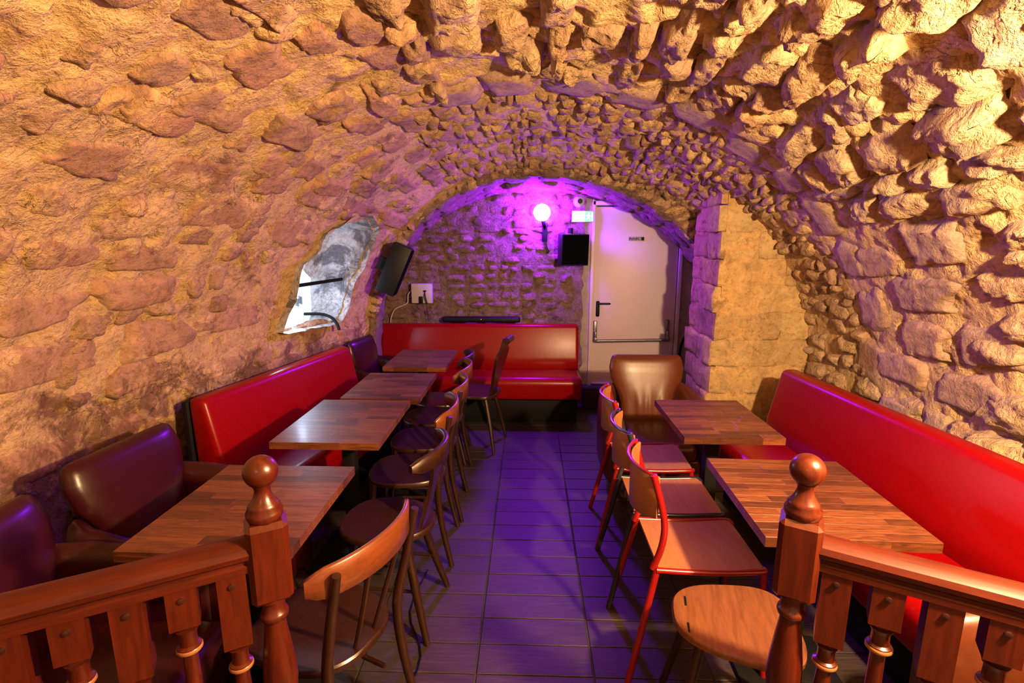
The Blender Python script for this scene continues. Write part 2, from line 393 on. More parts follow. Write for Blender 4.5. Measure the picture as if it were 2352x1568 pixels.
# dressed rib stones crossing the vault
u = .43
while u < .86:
    l = R.uniform(.22, .36); uc = u + l / 2 / LU
    bins['c' if uc < U2 else 'r'].append((1.0, 'dressed', 2.87 + R.uniform(-.05, .05), uc, R.uniform(.12, .17), l / 2 * .95, .018, .006, 12, 12, R.random() * 50)); u += l / LU
for key, par in (('l', wall_left), ('c', ceiling), ('r', wall_right)):
    L_ = sorted(bins[key], key=lambda t: -t[0]); rest_v = []; rest_f = []; off = 0
    for i, (ar, mk, yc, uc, la, lb, b, r, n, m, sd) in enumerate(L_):
        P, F = stone_grid(VAi, yc, uc, la, lb, 1.0, LU, n, m, b, r, sd, pw=6 if mk == 'dressed' else 3.2, skew=R.uniform(-.3, .3) if mk not in ('dressed', 'flush') else R.uniform(-.08, .08), fct={'dressed': .25, 'flush': .3}.get(mk, .9))
        if i < 298: pydata('stone', P, F, M[mk], par, loc=P.mean(0))
        else: rest_v.append(P); rest_f.append(F + off); off += len(P)
    if rest_v: pydata('small_rubble', np.concatenate(rest_v), np.concatenate(rest_f), M['stone'], par)['kind'] = 'stuff'

# lower arch in front of the far wall
us = np.arange(0, 1.0001, .004); ya = np.linspace(4.3, 5.14, 26); YY, UU = np.meshgrid(ya, us)
P, n_ = AR(YY, UU); n_ = n_ * SGN
P = P + n_ * (fbm(P, 6, 4) * .022)[..., None]
# the face ring looking into the room
X1, Z1 = arch(4.3, us); ring = []
for k, s in enumerate(np.linspace(0, 1, 7)[1:]):
    X2, Z2 = prof(4.3, us); X2 = X2 * 1.05; Z2 = .8 + (Z2 - .8) * 1.08
    q = np.stack([X1 + (X2 - X1) * s, 4.3 + 0 * X1, Z1 + (Z2 - Z1) * s], -1); q[:, 1] += fbm(q, 8, 3) * .02; ring.append(q)
G = np.concatenate([np.stack(ring[::-1], 1), P], 1)
idx = np.arange(G.shape[0] * G.shape[1]).reshape(G.shape[0], G.shape[1])
F = np.stack([idx[:-1, :-1], idx[1:, :-1], idx[1:, 1:], idx[:-1, 1:]], -1).reshape(-1, 4)
arch_o = pydata('trim_1', G, F, M['far']); arch_o['kind'] = 'structure'
def ARi(Y, u):
    P, n = AR(Y, u); return P, n * SGN
u = .14
while u < .82:
    l = R.uniform(.16, .30)
    for yc, ly in ((4.40, .11), (4.66, .13), (4.93, .12)):
        P, F = stone_grid(ARi, yc + R.uniform(-.02, .02), u + l / 2 / 6.0, ly, l / 2 * .96, 1, 6.0, 9, 9, R.uniform(.012, .03), .014, R.random() * 50)
        pydata('stone', P, F, M['far'], arch_o, loc=P.mean(0))
    u += l / 6.0

def RG(r, u):
    r = np.asarray(r, float); u = np.asarray(u, float); X1, Z1 = arch(4.3, u); X2, Z2 = prof(4.3, u); X2 = X2 * 1.05; Z2 = .8 + (Z2 - .8) * 1.08
    q = np.stack([X1 + (X2 - X1) * r, 4.30 + 0 * r, Z1 + (Z2 - Z1) * r], -1); n = np.zeros_like(q); n[..., 1] = -1; return q, n
u = .16
while u < .80:
    l = R.uniform(.06, .13)
    P, F = stone_grid(RG, R.uniform(.30, .5), u + l / 2 / 6.0, .055, l / 2 * .95, .13, 6.0, 8, 8, R.uniform(.015, .045), .02, R.random() * 50)
    pydata('stone', P, F, M['stone'], arch_o, loc=P.mean(0)); u += l / 6.0
# far wall: rubble field left of the door
def FW(x, z):
    x = np.asarray(x, float); z = np.asarray(z, float)
    P = np.stack([x, 5.06 + 0 * x, z], -1); n = np.zeros_like(P); n[..., 1] = -1; return P, n
xs = np.arange(-1.75, .545, .02); zs = np.arange(0, 2.32, .02); XX, ZZ = np.meshgrid(xs, zs)
XXr = XX + np.where(XX > .5, .02 * vnoise(np.stack([0 * ZZ, 0 * ZZ, ZZ * 14], -1)), 0)
P, n_ = FW(XXr, ZZ); P = P + n_ * (fbm(P, 7, 4) * .02)[..., None]
idx = np.arange(P.shape[0] * P.shape[1]).reshape(P.shape[0], P.shape[1])
F = np.stack([idx[:-1, :-1], idx[:-1, 1:], idx[1:, 1:], idx[1:, :-1]], -1).reshape(-1, 4)
wall_far = pydata('wall_far', P, F, M['far']); wall_far['kind'] = 'structure'
z = .78; cnt = 0
while z < 2.14:
    hh = R.uniform(.065, .13); x = -1.6 - R.random() * .1
    while x < .34:
        l = R.uniform(.09, .26); xc = x + l / 2; x += l
        if R.random() < .08 or xc > .36 or z > 2.2: continue
        P, F = stone_grid(FW, xc, z + hh / 2 + R.uniform(-.022, .022), l / 2 * .92, hh / 2 * R.uniform(.7, 1.15), 1, 1, 8, 7, R.uniform(.004, .034), .012, R.random() * 50, sink=.015, pw=4)
        pydata('stone', P, F, M['far'], wall_far, loc=P.mean(0)); cnt += 1
    z += hh
# plain plaster wall behind the door and to its right, threshold step
b = B(); box(b, (.585, 5.12, 1.2), (.13, .08, 2.4)); 
for v in b.verts: pass
obj('trim_2', b, M['plaster_pale'], smooth=False)['kind'] = 'structure'
b = B(); box(b, (1.85, 5.14, 1.2), (.72, .08, 2.4)); box(b, (1.05, 5.15, 2.25), (.9, .1, .56)); obj('trim_3', b, M['plaster_pale'], smooth=False)['kind'] = 'structure'
b = B(); box(b, (1.05, 5.03, .10), (1.0, .22, .20), .008); obj('trim_4', b, M['grout'])['kind'] = 'structure'
b = B(); box(b, (0, -1.62, 1.25), (4.4, .1, 2.7)); obj('wall_back', b, M['plaster_pale'], smooth=False)['kind'] = 'structure'
b = B(); box(b, (.2, 5.28, 1.25), (4.6, .1, 2.7)); obj('wall_outer', b, M['grout'], smooth=False)['kind'] = 'structure'

# door
door = empty('door_1', (1.05, 5.095, .205)); door['kind'] = 'structure'
b = B(); box(b, (-.01, 0, .88), (.81, .045, 1.75), .004); obj('door_panel', b, M['door'], door)
b = B()
for sx in (-.43, .42): box(b, (sx, -.005, .9), (.035, .07, 1.86), .004)
box(b, (0, -.005, 1.79), (.88, .07, .04), .004); obj('door_frame', b, M['door'], door)
b = B(); tube(b, [(-.365, -.035, .84), (-.365, -.035, .70)], .0, 8); b.free()
b = B(); box(b, (-.365, -.03, .775), (.034, .014, .155), .012, 3); box(b, (-.365, -.05, .83), (.022, .04, .022), .006); box(b, (-.31, -.068, .83), (.13, .016, .018), .007); obj('door_handle', b, M['black'], door)
b = B()
for sx, z0 in ((-.385, .56), (.325, .575)): box(b, (sx, -.035, z0), (.036, .03, .19), .006); box(b, (sx, -.06, z0 - .05), (.02, .05, .08), .005)
tube(b, [(-.385, -.09, .462), (.325, -.09, .478)], .0145, 10, 0); box(b, (-.385, -.075, .475), (.028, .06, .04), .006); box(b, (.325, -.075, .49), (.028, .06, .04), .006)
obj('panic_bar', b, M['steel'], door)
b = B(); box(b, (0, -.028, .012), (.80, .012, .022), .002); obj('threshold_strip', b, M['alu'], door)
lp = B(); box(lp, (-.015, -.026, 1.455), (.15, .005, .038), .001); lp = obj('label_plate', lp, M['greyplate'], door)
b = B()
for k in range(9): box(b, (-.08 + k * .0105, -.0295, 1.455 + .004 * math.sin(k * 2.1)), (.006, .002, .012 + .006 * (k % 3 == 0)))
box(b, (.045, -.0295, 1.455), (.026, .002, .030)); obj('plate_marks', b, M['blackmatte'], lp, smooth=False)

# pier of ashlar blocks
def rock_box(name, x0, x1, y0, y1, z0, z1, mat, parent, amp=.012, seed=0, cuts=7, bev=.02):
    b = B(); box(b, ((x0 + x1) / 2, (y0 + y1) / 2, (z0 + z1) / 2), (x1 - x0, y1 - y0, z1 - z0))
    bmesh.ops.subdivide_edges(b, edges=b.edges[:], cuts=cuts, use_grid_fill=True)
    V = np.array([v.co[:] for v in b.verts]); c = np.array([(x0 + x1) / 2, (y0 + y1) / 2, (z0 + z1) / 2]); hs = np.array([x1 - x0, y1 - y0, z1 - z0]) / 2
    q = (V - c) / hs; d = np.sort(np.abs(q), 1)
    edge = np.clip((d[:, 1] - .78) / .22, 0, 1)
    V = V - (V - c) / np.linalg.norm(V - c, axis=1)[:, None] * (edge ** 2 * bev)[:, None]
    n = q / (np.abs(q).max(1)[:, None]); nn = n / np.linalg.norm(n, axis=1)[:, None]
    V = V + nn * (fbm(V + seed, 7, 4, .55) * amp)[:, None]
    for v, p in zip(b.verts, V): v.co = p
    o = obj(name, b, mat, parent, angle=70); return o
pier = B(); box(pier, (1.80, 3.8995, 1.05), (.94, .639, 2.1)); pier = obj('wall_pier', pier, M['block'], smooth=False); pier['kind'] = 'structure'
z = 0; k = 0
while z < 1.98:
    h = R.uniform(.165, .205); x = 1.30 + R.uniform(-.03, .02); y1 = 3.60 + (.36 if k % 2 else .26); first = True
    while x < 2.0:
        l = (R.uniform(.42, .50) if k % 2 else R.uniform(.24, .34)) if first else R.uniform(.38, .6)
        rock_box('stone_block', x, x + l - .001, 3.575 + R.uniform(-.008, .008), y1 if first else 3.75, z, z + h - .001, M['block'], pier, .026 if first else .018, R.random() * 40, 9, .006)
        x += l; first = False
    rock_box('stone_block', 1.30 + R.uniform(-.02, .015), 1.5, y1 + .004, 4.22, z, z + h - .004, M['block'], pier, .02, R.random() * 40, 6, .02)
    z += h; k += 1

# ------------------------------------------------------------------ floor of wood-look plank tiles
b = B(); box(b, (.05, 1.75, -.03), (4.6, 7.0, .05)); floor = obj('floor', b, M['grout'], smooth=False); floor['kind'] = 'structure'
tb = B(); box(tb, (0, 0, 0), (.445, .1465, .012), .0015, 1); bmesh.ops.recalc_face_normals(tb, faces=tb.faces[:]); tme = bpy.data.meshes.new('tile'); tb.to_mesh(tme); tb.free(); tme.materials.append(M['tile'])
rows = [2.44 + .1515 * k for k in range(-9, 17)]; cols = [-.195 + .4535 * k for k in range(-4, 5)]
for ry in rows:
    for cx_ in cols:
        o = bpy.data.objects.new('tile', tme); o.location = (cx_ + .227, ry + .076, -.0055 + R.uniform(-.0008, .0008)); o.parent = floor; COL.objects.link(o)
b = B()
for k in range(-26, -9):
    for cx_ in cols: box(b, (cx_ + .227, 2.516 + .1515 * k, -.0055), (.445, .1465, .012))
obj('tile_field', b, M['tile'], floor, smooth=False)['kind'] = 'stuff'

# ------------------------------------------------------------------ window niche on the left
win = empty('window_1', (0, 0, 0)); win['kind'] = 'structure'
loop = []
for i in range(len(WINP)):
    a = WINP[i]; c = WINP[(i + 1) % len(WINP)]
    for t in (0, .2, .4, .6, .8): loop.append((a[0] + (c[0] - a[0]) * t, a[1] + (c[1] - a[1]) * t))
lp_ = np.array(loop); Pl, nl = VAi(lp_[:, 0], lp_[:, 1])
cen = Pl.mean(0); layers = []
for k in range(13):
    d = -.05 + k * .035; s = 1.0 - .10 * max(d, 0)
    q = Pl.copy(); q[:, 0] -= d; q[:, 1] += d * .30; q[:, 2] -= d * .06
    q[:, 1] = cen[1] + (q[:, 1] - cen[1]) * s; q[:, 2] = cen[2] + (q[:, 2] - cen[2]) * s
    nv = q - (cen + np.array([-d, d * .30, -d * .06])); nv[:, 0] = 0; nv /= np.linalg.norm(nv, axis=1)[:, None]
    q = q + nv * (fbm(q, 9, 4, .6) * .035 + (.02 if k else .03))[:, None]; layers.append(q)
b = B(); rings(b, [[Vector(p) for p in q] for q in layers], cap=False); b.faces.new([v for v in list(b.verts)[-len(loop):]]); obj('niche_lining', b, M['niche'], win, angle=80)
xb = cen[0] - .33
b = B(); box(b, (xb, 3.75, 1.25), (.02, 1.3, 1.1)); obj('pane', b, M['pane'], win)
b = B()
for k, dy in enumerate((-.03, .0, .03, .06, .15, .18, .21, .24)): box(b, (xb + .02, 3.72 + dy - .1, 1.20 - .01 * (k % 3)), (.012, .008, .06))
obj('lettering_bars', b, M['steel'], win, smooth=False)  # short bars added in place of the partial lettering on the pane
def light_area(name, loc, rot, col, power, sx, sy):
    l = bpy.data.lights.new(name, 'AREA'); l.shape = 'RECTANGLE'; l.size = sx; l.size_y = sy; l.color = col; l.energy = power
    o = bpy.data.objects.new(name, l); o.location = loc; o.rotation_euler = rot; COL.objects.link(o)
point_light('niche_lamp_light', (cen[0] - .20, 3.45, 1.24), (.55, .72, 1), 12, .03)
b = B(); tube(b, [(-1.60, 3.34, 1.335), (-1.46, 3.97, 1.345)], .013, 8, 0); obj('iron_bar', b, M['blackmatte'], win)

# ------------------------------------------------------------------ benches
def puff_prism(bm, prof2, y0, y1, bev=.03, seg=4):
    """profile of (x, z) extruded from y0 to y1, all edges rounded"""
    a = [bm.verts.new((x, y0, z)) for x, z in prof2]; c = [bm.verts.new((x, y1, z)) for x, z in prof2]; n = len(a)
    fs = [bm.faces.new(a), bm.faces.new(c[::-1])] + [bm.faces.new((a[i], c[i], c[(i + 1) % n], a[(i + 1) % n])) for i in range(n)]
    bmesh.ops.bevel(bm, geom=bm.edges[:], offset=bev, segments=seg, affect='EDGES', profile=.55, clamp_overlap=True)
    return bm
def bench(name, L, mat, loc, rz, label, depth=.50, top=.85):
    """local: x=0 back against the wall, +x into the room, y along the length"""
    t = empty(name, loc, rz); tag(t, label, 'bench', 'red leatherette wall benches')
    o = obj('backrest', puff_prism(B(), [(.015, .40), (.16, .40), (.175, .52), (.10, top), (.0, top)], 0, L, .034, 5), mat, t, angle=60)
    o = obj('seat', puff_prism(B(), [(.08, .24), (depth, .235), (depth + .02, .40), (depth - .02, .445), (.10, .43)], 0, L, .035, 5), mat, t, angle=60)
    b = B(); box(b, (depth / 2, L / 2, .12), (depth - .16, L - .06, .24), .004); obj('base', b, M['blackmatte'], t)
    b = B(); box(b, (-.012, L / 2, (top + .2) / 2), (.03, L + .012, top - .24), .006); obj('back_panel', b, M['blackmatte'], t)
    return t
bench('wall_bench', 1.40, M['red'], (-1.735, 2.44, 0), -math.radians(11.5), 'red leatherette wall bench below the window niche on the left')
bench('wall_bench', 1.68, M['red'], (1.69, 3.19, 0), math.radians(180 + 4.5), 'long red leatherette wall bench against the right stone wall')
tb_ = bench('wall_bench', 1.90, M['red'], (-1.42, 4.93, 0), -PI / 2, 'red leatherette bench across the far wall beside the white door', .52, .855)
# ------------------------------------------------------------------ tables
def table(x0, x1, y0, y1, label, rz=0):
    cx_, cy = (x0 + x1) / 2, (y0 + y1) / 2; W = x1 - x0; D = y1 - y0
    t = empty('bistro_table', (cx_, cy, 0), rz); tag(t, label, 'table', 'butcher block bistro tables')
    b = B(); box(b, (0, 0, .733), (W - .004, D - .004, .020), .001, 1); top = obj('tabletop', b, M['chairwood'], t, smooth=False)
    n = max(10, round(D / .045)); dy = D / n
    for i in range(n):
        x = -W / 2; cuts_ = [R.uniform(.3, .7)] if R.random() < .5 else [R.uniform(.12, .42), R.uniform(.56, .88)]; cuts_ = [0] + cuts_ + [1]
        for a, c in zip(cuts_, cuts_[1:]):
            b = B(); l = (c - a) * W
            box(b, (0, 0, 0), (l - .0002, dy - .0002, .034 - R.random() * .0004), .0004, 1)
            o = obj('stave', b, M['stave'], top, smooth=False); o.location = (-W / 2 + a * W + l / 2, -D / 2 + (i + .5) * dy, .733)
    b = B(); box(b, (0, 0, .36), (.065, .065, .71), .008); obj('pedestal', b, M['blackmatte'], t)
    b = B(); box(b, (0, 0, .012), (.38, .38, .022), .01); box(b, (0, 0, .03), (.16, .16, .03), .01); obj('foot_plate', b, M['blackmatte'], t)
    b = B(); box(b, (0, 0, .709), (W * .55, D * .5, .014), .003); obj('bracket', b, M['blackmatte'], t)
    return t
table(-1.20, -.69, 1.30, 1.89, 'square butcher block table nearest the left balustrade')
table(-1.16, -.665, 2.13, 2.76, 'butcher block table with blue sheen before the near end of the left red bench')
table(-1.08, -.625, 2.79, 3.37, 'butcher block table before the far end of the left red bench')
table(-1.045, -.59, 3.54, 4.15, 'farthest butcher block table, in front of the far red bench')
table(.735, 1.25, 1.43, 2.01, 'striped butcher block table right behind the right balustrade', math.radians(-2))
table(.72, 1.18, 2.25, 2.82, 'reddish butcher block table in front of the brown armchair')

# ------------------------------------------------------------------ chairs
def wpath(n, f): return [f(i / (n - 1)) for i in range(n)]
def dishes(bm, outline, zt, th, dish=.008):
    """seat board from an outline (x,y), softly dished"""
    c = Vector((sum(p[0] for p in outline) / len(outline), sum(p[1] for p in outline) / len(outline), 0)); R_ = []
    for s, z in ((.02, zt - th), (.93, zt - th), (1, zt - th + .006), (1, zt - .006), (.975, zt), (.8, zt - dish * .3), (.5, zt - dish), (.02, zt - dish)):
        R_.append([Vector((c.x + (x - c.x) * s, c.y + (y - c.y) * s, z)) for x, y in outline])
    rings(bm, R_); return bm
def rounded_outline(w0, w1, d, n=40, p=2.6):
    out = []
    for i in range(n):
        t = 2 * PI * i / n; c, s = math.cos(t), math.sin(t)
        x = math.copysign(abs(c) ** (2 / p), c) * d / 2; f = (x / d + .5); y = math.copysign(abs(s) ** (2 / p), s) * (w0 + (w1 - w0) * f) / 2
        out.append((x, y))
    return out
# local frame of every chair: faces +x, back at -x, origin on the floor below the seat centre
def bentwood_chair():
    t = empty('bentwood_chair')
    obj('seat', dishes(B(), rounded_outline(.36, .40, .40), .455, .028, .01), M['chairwood'], t)
    b = B(); pts = [(-.12, -.15, .20), (.13, -.15, .20), (.15, 0, .20), (.13, .15, .20), (-.12, .15, .20)]; tube(b, pts, .009, 8, 5); obj('stretcher_ring', b, M['chairwood'], t)
    for s in (-1, 1):
        b = B(); tube(b, [(-.235, s * .185, .0), (-.185, s * .172, .25), (-.172, s * .165, .45), (-.205, s * .178, .62), (-.245, s * .182, .80)], [.013, .016, .017, .015, .012], 10); obj('leg', b, M['chairwood'], t)
        b = B(); tube(b, [(.15, s * .15, .44), (.17, s * .165, .2), (.195, s * .18, 0)], [.017, .015, .011], 10); obj('leg', b, M['chairwood'], t)
    def crest(q):
        y = -.225 + .45 * q; c = 1 - (abs(y) / .225) ** 2; e = min(1, min(q, 1 - q) / .06)
        return (-.178 - .085 * c ** .8, y, .725 + .018 * (1 - e) + .004, .815 - .02 * (1 - e) + .012 * c)
    obj('crest_rail', ribbon(B(), wpath(25, crest), 0, 0, .016), M['chairlight'], t, angle=60)
    for s in (-1, 1):
        b = B(); tube(b, [(-.17, s * .045, .45), (-.215, s * .055, .60), (-.255, s * .07, .74)], .008, 8); obj('spindle', b, M['chairwood'], t)
    return t
def board_chair():
    t = empty('board_back_chair')
    obj('seat', dishes(B(), rounded_outline(.32, .40, .40, p=2.3), .455, .03, .01), M['chairwood'], t)
    for sx, sy in ((1, 1), (1, -1), (-1, 1), (-1, -1)):
        b = B(); tube(b, [(sx * .10, sy * .10, .44), (sx * .15, sy * .14, .22), (sx * .205, sy * .185, 0)], [.017, .019, .013], 10); obj('leg', b, M['chairwood'], t)
    # splat flaring up to a curved wooden crest
    R_ = []
    for z, w_, x in ((.435, .075, -.165), (.50, .06, -.18), (.58, .052, -.20), (.66, .07, -.222), (.72, .095, -.238), (.76, .12, -.246)):
        q = []; n = 9
        for i in range(n): yy = -w_ + 2 * w_ * i / (n - 1); q.append(Vector((x + .8 * yy * yy, yy, z)))
        R_.append(q + [p + Vector((.016, 0, 0)) for p in q[::-1]])
    b = B(); rings(b, R_); obj('back_splat', b, M['chairwood'], t, angle=60)
    def crest(q):
        y = -.205 + .41 * q; c = 1 - (abs(y) / .205) ** 2; e = min(1, min(q, 1 - q) / .1)
        return (-.17 - .085 * c, y, .745 + .02 * (1 - e), .805 + .016 * c - .01 * (1 - e))
    obj('crest_rail', ribbon(B(), wpath(21, crest), 0, 0, .022), M['chairwood'], t, angle=60)
    b = B(); tube(b, [(-.15, .13, .2), (.15, .13, .2)], .007, 8, 0); obj('stretcher', b, M['chairwood'], t); b = B(); tube(b, [(-.15, -.13, .2), (.15, -.13, .2)], .007, 8, 0); obj('stretcher', b, M['chairwood'], t)
    return t
def carved_chair():
    t = empty('carved_back_chair')
    obj('seat', dishes(B(), rounded_outline(.34, .40, .38, p=4), .455, .028, .004), M['chairwood'], t)
    for sx, sy in ((1, 1), (1, -1), (-1, 1), (-1, -1)):
        b = B(); tube(b, [(sx * .11, sy * .11, .44), (sx * .16, sy * .15, .22), (sx * .20, sy * .19, 0)], [.015, .018, .011], 8); obj('leg', b, M['chairwood'], t)
    R_ = []
    for z, w_, x in ((.44, .09, -.15), (.50, .07, -.165), (.56, .10, -.18), (.64, .14, -.20), (.72, .165, -.22), (.765, .17, -.232), (.79, .15, -.24), (.81, .10, -.244), (.84, .085, -.25), (.87, .08, -.258), (.895, .05, -.262)):
        q = [Vector((x, -w_ + 2 * w_ * i / 8, z)) for i in range(9)]
        R_.append(q + [p + Vector((.022, 0, 0)) for p in q[::-1]])
    b = B(); rings(b, R_); obj('backrest', b, M['chairwood'], t, angle=60)
    b = B(); tube(b, [(-.275, -.075, .882), (-.275, .075, .882)], .026, 12, 0); obj('rolled_top', b, M['chairwood'], t)
    return t
def metal_chair(mat, name):
    t = empty(name)
    b = B(); R_ = []
    n = 13
    path = [(-.19, .452), (-.10, .446), (0, .443), (.10, .448), (.17, .455), (.20, .448)]
    out = [[Vector((x, y, z)) for y in (-.168, 0, .168)] + [Vector((x, y, z - .012)) for y in (.168, 0, -.168)] for x, z in path]
    rings(b, out); obj('seat', b, M['ply'], t, angle=50)
    for s in (-1, 1):
        b = B(); tube(b, [(-.21, s * .165, .445), (-.185, s * .170, .53), (-.178, s * .172, .62), (-.195, s * .170, .71), (-.225, s * .165, .815)], .0125, 12); obj('back_post', b, mat, t)
        b = B(); tube(b, [(-.195, s * .172, .45), (-.25, s * .20, .2), (-.295, s * .222, 0)], [.013, .013, .012], 10); obj('leg', b, mat, t)
        b = B(); tube(b, [(.19, s * .172, .44), (.205, s * .185, .2), (.22, s * .195, 0)], .012, 10); obj('leg', b, mat, t)
        b = B(); tube(b, [(-.20, s * .178, .447), (0, s * .18, .440), (.18, s * .178, .447), (.20, s * .15, .44)], .011, 10); obj('seat_tube', b, mat, t)
    def bk(q):
        y = -.165 + .33 * q; c = 1 - (abs(y) / .165) ** 2
        return (-.205 - .060 * c, y, .645 - .03 * c, .808)
    obj('backrest', ribbon(B(), wpath(17, bk), 0, 0, .010), M['ply'], t, angle=60)
    b = B(); tube(b, [(-.224 + (-.055) * (1 - (abs(y) / .166) ** 2), y, .813) for y in np.linspace(-.166, .166, 11)], .0065, 8, 2); obj('top_edge', b, mat, t)
    return t
def place(t, x, y, rz, label, cat='chair', group=None):
    t.location = (x, y, 0); t.rotation_euler = (0, 0, rz); tag(t, label, cat, group or ('leather armchairs' if cat == 'armchair' else 'red and black tube chairs' if 'tube' in label else 'wooden chairs along the left tables')); return t
PIc = PI
bw = place(bentwood_chair(), -.65, 1.40, PI - math.radians(20), 'honey and dark bentwood chair nearest the left newel post')
bc = place(board_chair(), -.60, 2.02, PI - math.radians(4), 'dark chair with a broad curved splat, second from the left newel post')
c = place(copy_tree(bw), -.63, 2.52, PI + math.radians(3), 'bentwood chair with curved crest rail, third along the left tables')
c = place(copy_tree(bw), -.63, 2.95, PI + math.radians(2), 'bentwood chair with curved crest rail, fourth along the left tables')
c = place(copy_tree(bw), -.65, 3.36, PI, 'bentwood chair with curved crest rail, fifth along the left tables, by the third table')
c = place(copy_tree(bc), -.67, 3.74, PI, 'dark splat-back chair farthest along the left tables')
hc = place(carved_chair(), -.42, 3.98, PI - math.radians(12), 'dark carved board-back chair standing against the far red bench')
m1 = place(metal_chair(M['redmetal'], 'school_chair'), .675, 1.88, 0, 'red tube chair with plywood seat nearest the right newel post')
m2 = place(metal_chair(M['darkmetal'], 'school_chair'), .67, 2.28, math.radians(-1), 'black tube chair with plywood seat between the two red chairs')
m3 = place(copy_tree(m1), .68, 2.73, math.radians(-2), 'red tube chair with plywood seat farthest from the balustrade')
# stool
t = empty('wooden_stool', (.66, 1.45, 0), math.radians(-12)); tag(t, 'worn wooden seat with two slots standing beside the right newel post', 'stool')
obj('seat', dishes(B(), rounded_outline(.27, .41, .38, p=2.9), .458, .026, .008), M['stoolseat'], t)
for sy in (-.075, .05):
    b = B(); box(b, (-.145, sy, .4545), (.007, .045, .006), .001); obj('slot', b, M['black'], t)
for sx, sy in ((1, 1), (1, -1), (-1, 1), (-1, -1)):
    b = B(); tube(b, [(sx * .11, sy * .10, .44), (sx * .19, sy * .18, 0)], [.017, .013], 10, 0); obj('leg', b, M['chairwood'], t)

# ------------------------------------------------------------------ armchairs: face +x, back at -x
def armchair(mat, folds=True):
    t = empty('armchair')
    R_ = []; n = 15
    for z, w_, x, th in ((.36, .20, -.22, .06), (.44, .175, -.235, .10), (.52, .178, -.255, .115), (.60, .20, -.275, .115), (.68, .242, -.295, .11), (.76, .256, -.312, .10), (.815, .245, -.324, .085), (.842, .235, -.33, .06), (.85, .22, -.334, .02)):
        f = []; bk = []
        for i in range(n):
            q = -1 + 2 * i / (n - 1); y = q * w_; rnd = (1 - abs(q) ** 5)
            fold = (.018 * math.sin(q * 13 + 1.2 * math.sin(q * 5)) * math.exp(-((z - .50) / .085) ** 2) * math.exp(-(q * 1.3) ** 2)) if folds else 0
            f.append(Vector((x + th * .5 * (.35 + .65 * rnd) + fold, y, z))); bk.append(Vector((x - th * .5 * (.35 + .65 * rnd), y, z)))
        R_.append(f + bk[::-1])
    b = B(); rings(b, R_); bmesh.ops.subdivide_edges(b, edges=[e for e in b.edges if abs(e.verts[0].co.z - e.verts[1].co.z) > .03], cuts=2, smooth=.6); obj('backrest', b, mat, t, angle=80)
    b = B(); box(b, (.03, 0, .36), (.50, .40, .13), .045, 5); obj('seat_cushion', b, mat, t, angle=80)
    for s in (-1, 1):
        R_ = []
        for x, y, zt, w_ in ((-.30, .25, .66, .05), (-.22, .285, .645, .06), (-.05, .30, .62, .066), (.12, .30, .595, .066), (.22, .295, .575, .06), (.255, .29, .55, .045)):
            q = []
            for k in range(16):
                a = 2 * PI * k / 16; cy, cz = math.cos(a), math.sin(a)
                q.append(Vector((x, s * (y + w_ * math.copysign(abs(cy) ** .7, cy)), (zt + .14) / 2 + (zt - .14) / 2 * math.copysign(abs(cz) ** .6, cz))))
            R_.append(q)
        b = B(); rings(b, R_); obj('armrest', b, mat, t, angle=70)
    b = B(); box(b, (-.02, 0, .22), (.50, .48, .16), .02); obj('base', b, mat, t)
    for sx in (-1, 1):
        for sy in (-1, 1):
            b = B(); tube(b, [(sx * .2, sy * .2, .16), (sx * .22, sy * .22, 0)], [.022, .014], 8, 0); obj('leg', b, M['chairwood'], t)
    return t
a1 = place(armchair(M['brown']), .83, 3.22, -PI / 2, 'brown leather armchair in front of the white door', 'armchair')
a2 = place(armchair(M['maroon'], False), -1.29, 1.84, math.radians(-5), 'dark maroon leather armchair beside the left red bench', 'armchair')
a3 = place(copy_tree(a2), -1.24, 1.24, math.radians(4), 'maroon leather armchair in the near left corner behind the balustrade', 'armchair')
a4 = place(copy_tree(a1), 1.40, 1.04, PI - math.radians(8), 'brown leather armchair in the near right corner behind the balustrade', 'armchair')
a5 = place(copy_tree(a2), -1.10, 4.02, math.radians(-10), 'dark maroon armchair at the far end of the left red bench', 'armchair'); a5.location = (-1.13, 4.08, 0); a5.scale = (.8, .85, 1)

